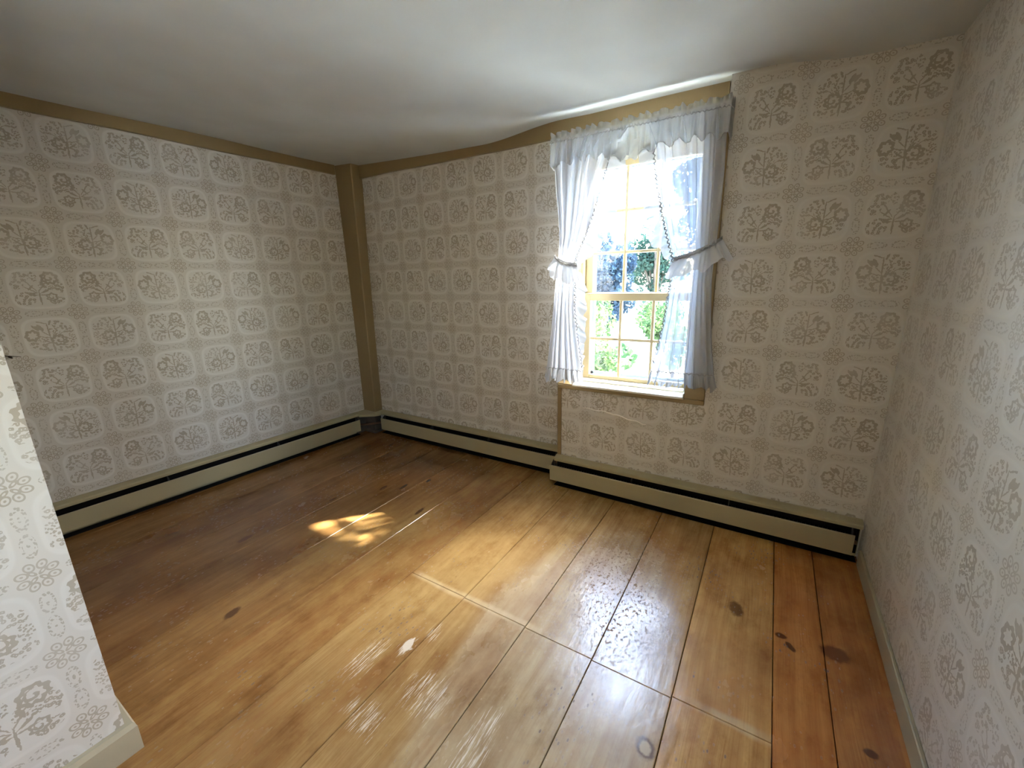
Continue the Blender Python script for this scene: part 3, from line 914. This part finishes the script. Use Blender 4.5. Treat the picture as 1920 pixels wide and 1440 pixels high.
def curtain(label, tab, side, nf, zb, ruf_tab, rbot, tie, seed):
    root = empty('curtain', (0.5*(tab[0][1]+tab[0][2]), YC, zb))
    tag(root, label, 'curtain', 'ruffled tie-back curtain panels')
    r = random.Random(seed); ph = r.uniform(0, 6)
    def part(name, mb, mat, sm=True, parent=None):
        o = mb.build(name, mat, None, sm)
        if parent is None: under(o, root)
        else:
            o.parent = parent
        return o
    ztop, zbot = tab[0][0], tab[-1][0]
    def surf(s, z):
        o, i, a = interp(tab, z)
        ss = s + .035*math.sin(2*math.pi*2*s+ph+z*1.5)
        w = abs(i-o)
        ang = 2*math.pi*nf*ss + ph + .5*math.sin(4*z+ph)
        y = YC + a*(math.sin(ang)+.35*math.sin(2.3*ang+1)) 
        x = o+(i-o)*s + w/nf*.16*math.cos(ang)*(1 if 0 < s < 1 else 0)
        return Vector((x, y, z))
    NS, NZ = 110, 90
    rows = []
    for k in range(NZ+1):
        z = ztop+(zbot-ztop)*k/NZ
        rows.append([surf(j/NS, z) for j in range(NS+1)])
    part('panel', MB().grid(rows), 'sheer')
    # ruffle down the inner edge
    zs = np.linspace(ruf_tab[0][0], ruf_tab[-1][0], 170)
    edge = [surf(1.0, z) + Vector((0, -.004, 0)) for z in zs]
    wd = [interp(ruf_tab, z)[0] for z in zs]
    inward = Vector((-side, 0, 0))
    outd = [(inward + Vector((0, 0, -.25))).normalized() for _ in zs]
    part('edge_ruffle', MB().grid(ruffle(edge, outd, wd, .062, .012, 6, seed+1, .25)), 'sheer2')
    part('edge_stitching', gather_line(edge, .0034, .006, .023, -.006, seed), 'hem')
    # bottom ruffle
    base = [surf(j/150, zbot) + Vector((0, -.003, 0)) for j in range(151)]
    cx = sum(b.x for b in base)/len(base)
    od = [Vector(((b.x-cx)*1.3, 0, -1)).normalized() * 1.0 for b in base]
    part('hem_ruffle', MB().grid(ruffle(base, od, [rbot]*151, .052, .013, 6, seed+2)), 'sheer2')
    part('hem_stitching', gather_line(resample([Vector((b.x, YC-.012, b.z)) for b in base[::6]], .004), .0025, .004, .024, -.010, seed), 'hem')
    # tieback band with its own ruffle
    pts = []
    (x0, z0), (x1, z1) = tie
    for k in range(41):
        t = k/40
        x = x0+(x1-x0)*t; z = z0+(z1-z0)*(t**.85) - .012*math.sin(math.pi*t)
        y = YC - .030*math.sin(math.pi*min(1, .12+.80*t)) + .050*(1-t)**3
        pts.append(Vector((x, y, z)))
    band = [[p+Vector((0, 0, .014)) for p in pts], [p+Vector((0, -.004, .005)) for p in pts], [p+Vector((0, -.004, -.006)) for p in pts], [p+Vector((0, 0, -.014)) for p in pts]]
    tb = part('tieback', MB().grid(band), 'hem')
    fine = resample(pts, .003)
    tdir = []
    for k in range(len(fine)):
        t = k/(len(fine)-1)
        tdir.append(Vector(((x1-x0)*(t-.5)*4.0 - .25*side*(-1 if t < .3 else 0), -.25, -1)).normalized())
    part('tieback_ruffle', MB().grid(ruffle(fine, tdir, [.100]*len(fine), .058, .014, 6, seed+3)), 'sheer4', True, tb)
    part('tieback_stitching', gather_line(fine, .0028, .004, .022, -.008, seed), 'hem', True, tb)
    return root

left_tab = [(2.105, -1.125, -.690, .015), (2.00, -1.137, -.810, .016), (1.87, -1.130, -.852, .016), (1.73, -1.113, -.893, .014), (1.60, -1.103, -.937, .011),
            (1.50, -1.108, -.982, .008), (1.45, -1.112, -1.000, .007), (1.36, -1.125, -.998, .010), (1.18, -1.142, -.999, .013), (.99, -1.166, -.975, .016), (.815, -1.192, -.945, .018)]
curtain('sheer ruffled curtain tied back towards the corner post, sunlit above its tie', left_tab, -1, 6, .735,
        [(2.00, .085), (1.85, .105), (1.70, .105), (1.58, .11), (1.48, .05), (1.42, .02), (1.34, .07), (1.2, .068), (1.05, .05), (.9, .015), (.83, .004)],
        .080, ((-1.150, 1.492), (-.985, 1.430)), 11)
right_tab = [(2.105, -.262, -.650, .015), (1.97, -.266, -.590, .016), (1.82, -.262, -.566, .016), (1.67, -.263, -.530, .014), (1.52, -.268, -.488, .010),
             (1.45, -.272, -.464, .008), (1.33, -.274, -.466, .011), (1.16, -.262, -.482, .015), (.99, -.244, -.508, .017), (.855, -.224, -.540, .019)]
curtain('sheer ruffled curtain tied back against the bare papered wall', right_tab, 1, 7, .765,
        [(2.00, .070), (1.85, .09), (1.70, .095), (1.58, .085), (1.48, .03), (1.40, .006), (.9, .002)],
        .080, ((-.246, 1.530), (-.458, 1.438)), 23)

# valance on the rod
val = empty('curtain_valance', (-.70, 2.315, 2.0)); tag(val, 'gathered sheer white valance with ruffled header across the window top', 'valance')
path = []
VX0, VX1 = -1.150, -.256
for k in range(12): path.append(Vector((VX0-.012*math.sin(k/12*1.57), 2.47-(.155)*k/12, 0)))
for k in range(361): path.append(Vector((VX0+(VX1-VX0)*k/360, 2.312, 0)))
for k in range(1, 8): path.append(Vector((VX1+.010*math.sin(k/8*1.57), 2.312+.06*k/8, 0)))
rows = []
rv = random.Random(9)
def sagz(x): return -.035*math.exp(-((x+.71)/.10)**2) - .012*math.exp(-((x+1.12)/.06)**2) - .010*math.exp(-((x+.26)/.05)**2)
NZ = 26
S = [0.]
for a, b in zip(path[:-1], path[1:]): S.append(S[-1]+(b-a).length)
hn = [rv.uniform(-1, 1) for _ in range(80)]
for k in range(NZ+1):
    t = k/NZ
    row = []
    for p, s in zip(path, S):
        g1 = math.sin(2*math.pi*s/.031+1.4*math.sin(s*21)); g2 = math.sin(2*math.pi*s/.075+.9*math.sin(s*13)+1)
        zt = 2.137 + .006*g2 + .004*math.sin(2*math.pi*s/.04)
        zb_ = 1.983 + sagz(p.x) + .013*g2
        z = zt + (zb_-zt)*t
        zr = abs(z-2.103)
        am = .012*smooth(.008, .03, zr) if z > 2.103 else .005+.013*smooth(.0, .10, zr)
        y = -(g1*.35+g2*.65 if t > .25 else g1)*am - .004*smooth(.2, 1, t)
        row.append(Vector((p.x, p.y+y, z)))
    rows.append(row)
o = MB().grid(rows).build('valance_cloth', 'sheer3', None, True); under(o, val)
hem = [r_ for r_ in rows[-1]]
o = gather_line(hem, .0019, .001, .03, -.001, 3).build('hem_edge', 'hem', None, True); under(o, val)
seam_ = [Vector((p.x, p.y-.007, 2.090)) for p in path[2:-2]]
o = gather_line(seam_, .0022, .002, .018, 0, 4).build('rod_pocket_seam', 'hem', None, True); under(o, val)
# swagged crossover piece in the middle
rows = []
for k in range(15):
    t = k/14; row = []
    for j in range(61):
        s = j/60; x = -.835+.235*s
        zt = 2.03; zb_ = 1.945 + .02*abs(s-.5)*2 + .008*math.sin(9*s)
        row.append(Vector((x, 2.306 - .010*math.sin(20*s+3*t)*t - .004*t, zt+(zb_-zt)*t)))
    rows.append(row)
o = MB().grid(rows).build('swag', 'sheer3', None, True); under(o, val)

rod = empty('curtain_rod', (-.70, 2.33, 2.105)); tag(rod, 'white curtain rod running through the valance', 'curtain rod')
o = MB().tube([(-1.145, 2.33, 2.105), (-.262, 2.33, 2.105)], .008, 10).build('rod', 'rod', None, True); under(o, rod)
o = MB().tube([(-1.143, 2.33, 2.105), (-1.147, 2.345, 2.105), (-1.147, 2.50, 2.105), (-1.147, 2.519, 2.105)], .006, 8).build('bracket', 'rod', None, True); under(o, rod)
o = MB().tube([(-.264, 2.33, 2.105), (-.260, 2.345, 2.105), (-.260, 2.383, 2.105)], .006, 8).build('bracket', 'rod', None, True); under(o, rod)

# ------------------------------------------------------------------ outdoors
GZ = -.75
lm = MB(); lm.box(-60, 60, 2.75, 90, GZ-.3, GZ); lm.box(.75, 60, -40, 2.75, GZ-.3, GZ)
lw = lm.build('gravel_yard', 'lawn'); tag(lw, 'pale sunlit gravel yard outside the window', 'ground', kind='structure')
fd = MB(); fd.box(-3.6, .66, -1.7, 2.68, GZ, -.2); o = fd.build('foundation', 'siding'); tag(o, 'foundation wall carrying the room outside', 'foundation', kind='structure')

def leaves(rng, n, sampler, size):
    c = sampler(n); n = len(c)
    a = rng.normal(size=(n, 3)); a /= np.linalg.norm(a, axis=1)[:, None]
    b = np.cross(a, rng.normal(size=(n, 3))); b /= np.linalg.norm(b, axis=1)[:, None]
    s = size*rng.uniform(.6, 1.3, size=(n, 1))
    w = s*.5
    v = np.stack([c-a*s, c+b*w-a*s*.1, c+a*s, c-b*w-a*s*.1], 1).reshape(-1, 3)
    f = np.arange(n*4).reshape(-1, 4)
    return v, f

def lobes(rng, centre, rad, nl, flat=1.0, hole=None):
    cs = rng.normal(size=(nl, 3)); cs /= np.linalg.norm(cs, axis=1)[:, None]
    cs = np.array(centre) + cs*np.array([rad, rad, rad*flat])*rng.uniform(.25, .78, size=(nl, 1))
    rs = rad*rng.uniform(.25, .5, size=nl)
    def f(n):
        k = rng.integers(0, nl, n); d = rng.normal(size=(n, 3)); d /= np.linalg.norm(d, axis=1)[:, None]
        p = cs[k] + d*(rs[k]*rng.uniform(.55, 1.0, n)**.5)[:, None]
        p = p[p[:, 2] > GZ+.05]
        if hole is not None:
            o_, dr, r_ = hole
            q = p-np.array(o_); q -= (q@np.array(dr))[:, None]*np.array(dr)
            p = p[np.linalg.norm(q, axis=1) > r_]
        return p
    return f

def plant(name, label, cat, x, y, top, rad, n, size, mat, group, seed, flat=1.0, hole=None, centre=None, trunk=.10, nl=16):
    rng = np.random.default_rng(seed)
    root = empty(name, (x, y, GZ)); tag(root, label, cat, group)
    cz_ = centre if centre else (x, y, top-rad*flat)
    v, f = leaves(rng, n, lobes(rng, cz_, rad, nl, flat, hole), size)
    o = mesh_obj('foliage', v.tolist(), f.tolist(), mat, None); under(o, root)
    tm = MB().tube([(x, y, GZ), (x+.05, y, GZ+(cz_[2]-GZ)*.5), (cz_[0], cz_[1], cz_[2])], [trunk, trunk*.8, trunk*.4], 8)
    for k in range(5):
        a = k*1.256+seed
        tm.tube([(x+.04, y, GZ+(cz_[2]-GZ)*.55), (cz_[0]+rad*.5*math.cos(a), cz_[1]+rad*.5*math.sin(a), cz_[2]+rad*.25*flat)], [trunk*.4, trunk*.12], 6)
    o = tm.build('trunk', 'bark', None, True); under(o, root)
    return root

TG = 'trees beyond the yard'
for i, (x, y, top, rad, mat, lab) in enumerate((
        (-6.5, 11.6, 3.4, .95, 'leaf_dark', 'dark blue-green tree behind the sunlit left-hand curtain'),
        (-3.95, 11.4, 3.15, .95, 'leaf_dark', 'dark blue-green tree filling the left-hand panes of the upper sash'),
        (-1.45, 11.6, 5.0, .95, 'leaf_dark', 'dark blue-green tree standing behind the right-hand curtain'),
        (-8.7, 14.6, 4.0, 1.05, 'leaf_mid', 'far green tree behind the outer edge of the left-hand curtain'),
        (-6.0, 14.8, 3.7, 1.05, 'leaf_mid', 'far green tree in the gap beside the left-hand ruffle'),
        (-3.35, 14.2, 3.65, 1.05, 'leaf_mid', 'far lighter green tree behind the middle and right panes'),
        (-.6, 14.8, 4.2, 1.05, 'leaf_mid', 'far green tree behind the outer edge of the right-hand curtain'))):
    plant('tree', lab, 'tree', x, y, top, rad, 9500, .062, mat, TG, 20+i, 1.9, trunk=.14, nl=22)
SG = 'shrubs in the sunny bed'
for i, (x, y, top, rad, mat, lab) in enumerate((
        (-2.25, 5.8, 1.05, .44, 'leaf_sun', 'sunlit yellow-green shrub behind the lower left panes'),
        (-1.10, 5.8, 1.18, .44, 'leaf_sun', 'tall sunlit shrub reaching up to the meeting rail'),
        (-1.65, 4.5, .78, .40, 'leaf_sun', 'low sunlit shrub close under the window'),
        (-.50, 4.6, .60, .40, 'leaf_mid', 'green shrub behind the skirt of the right-hand curtain'),
        (-3.40, 5.9, 1.0, .44, 'leaf_mid', 'green shrub behind the left-hand curtain'),
        (-1.60, 7.3, 1.15, .46, 'leaf_sun', 'sunlit shrub behind the middle panes of the lower sash'),
        (-2.80, 7.4, 1.10, .46, 'leaf_sun', 'farther sunlit shrub behind the left panes of the lower sash'))):
    plant('shrub', lab, 'shrub', x, y, top, rad, 1500, .042, mat, SG, 50+i, 1.25, trunk=.035, nl=12)
# unseen tree added to block the sun, with a gap for the floor spot
spot = Vector((-1.976, 1.202, 0))
cc = spot + SUN_TO*9.2
plant('sun_blocker_tree', 'unseen leafy tree added to block the sun except through one gap', 'tree', 2.9, 6.6, 0, 1.35, 8000, .13, 'leaf_mid', None, 77,
      1.0, hole=(tuple(spot), tuple(SUN_TO), .20), centre=(cc.x+.25, cc.y-.05, cc.z-.25), trunk=.2, nl=26)
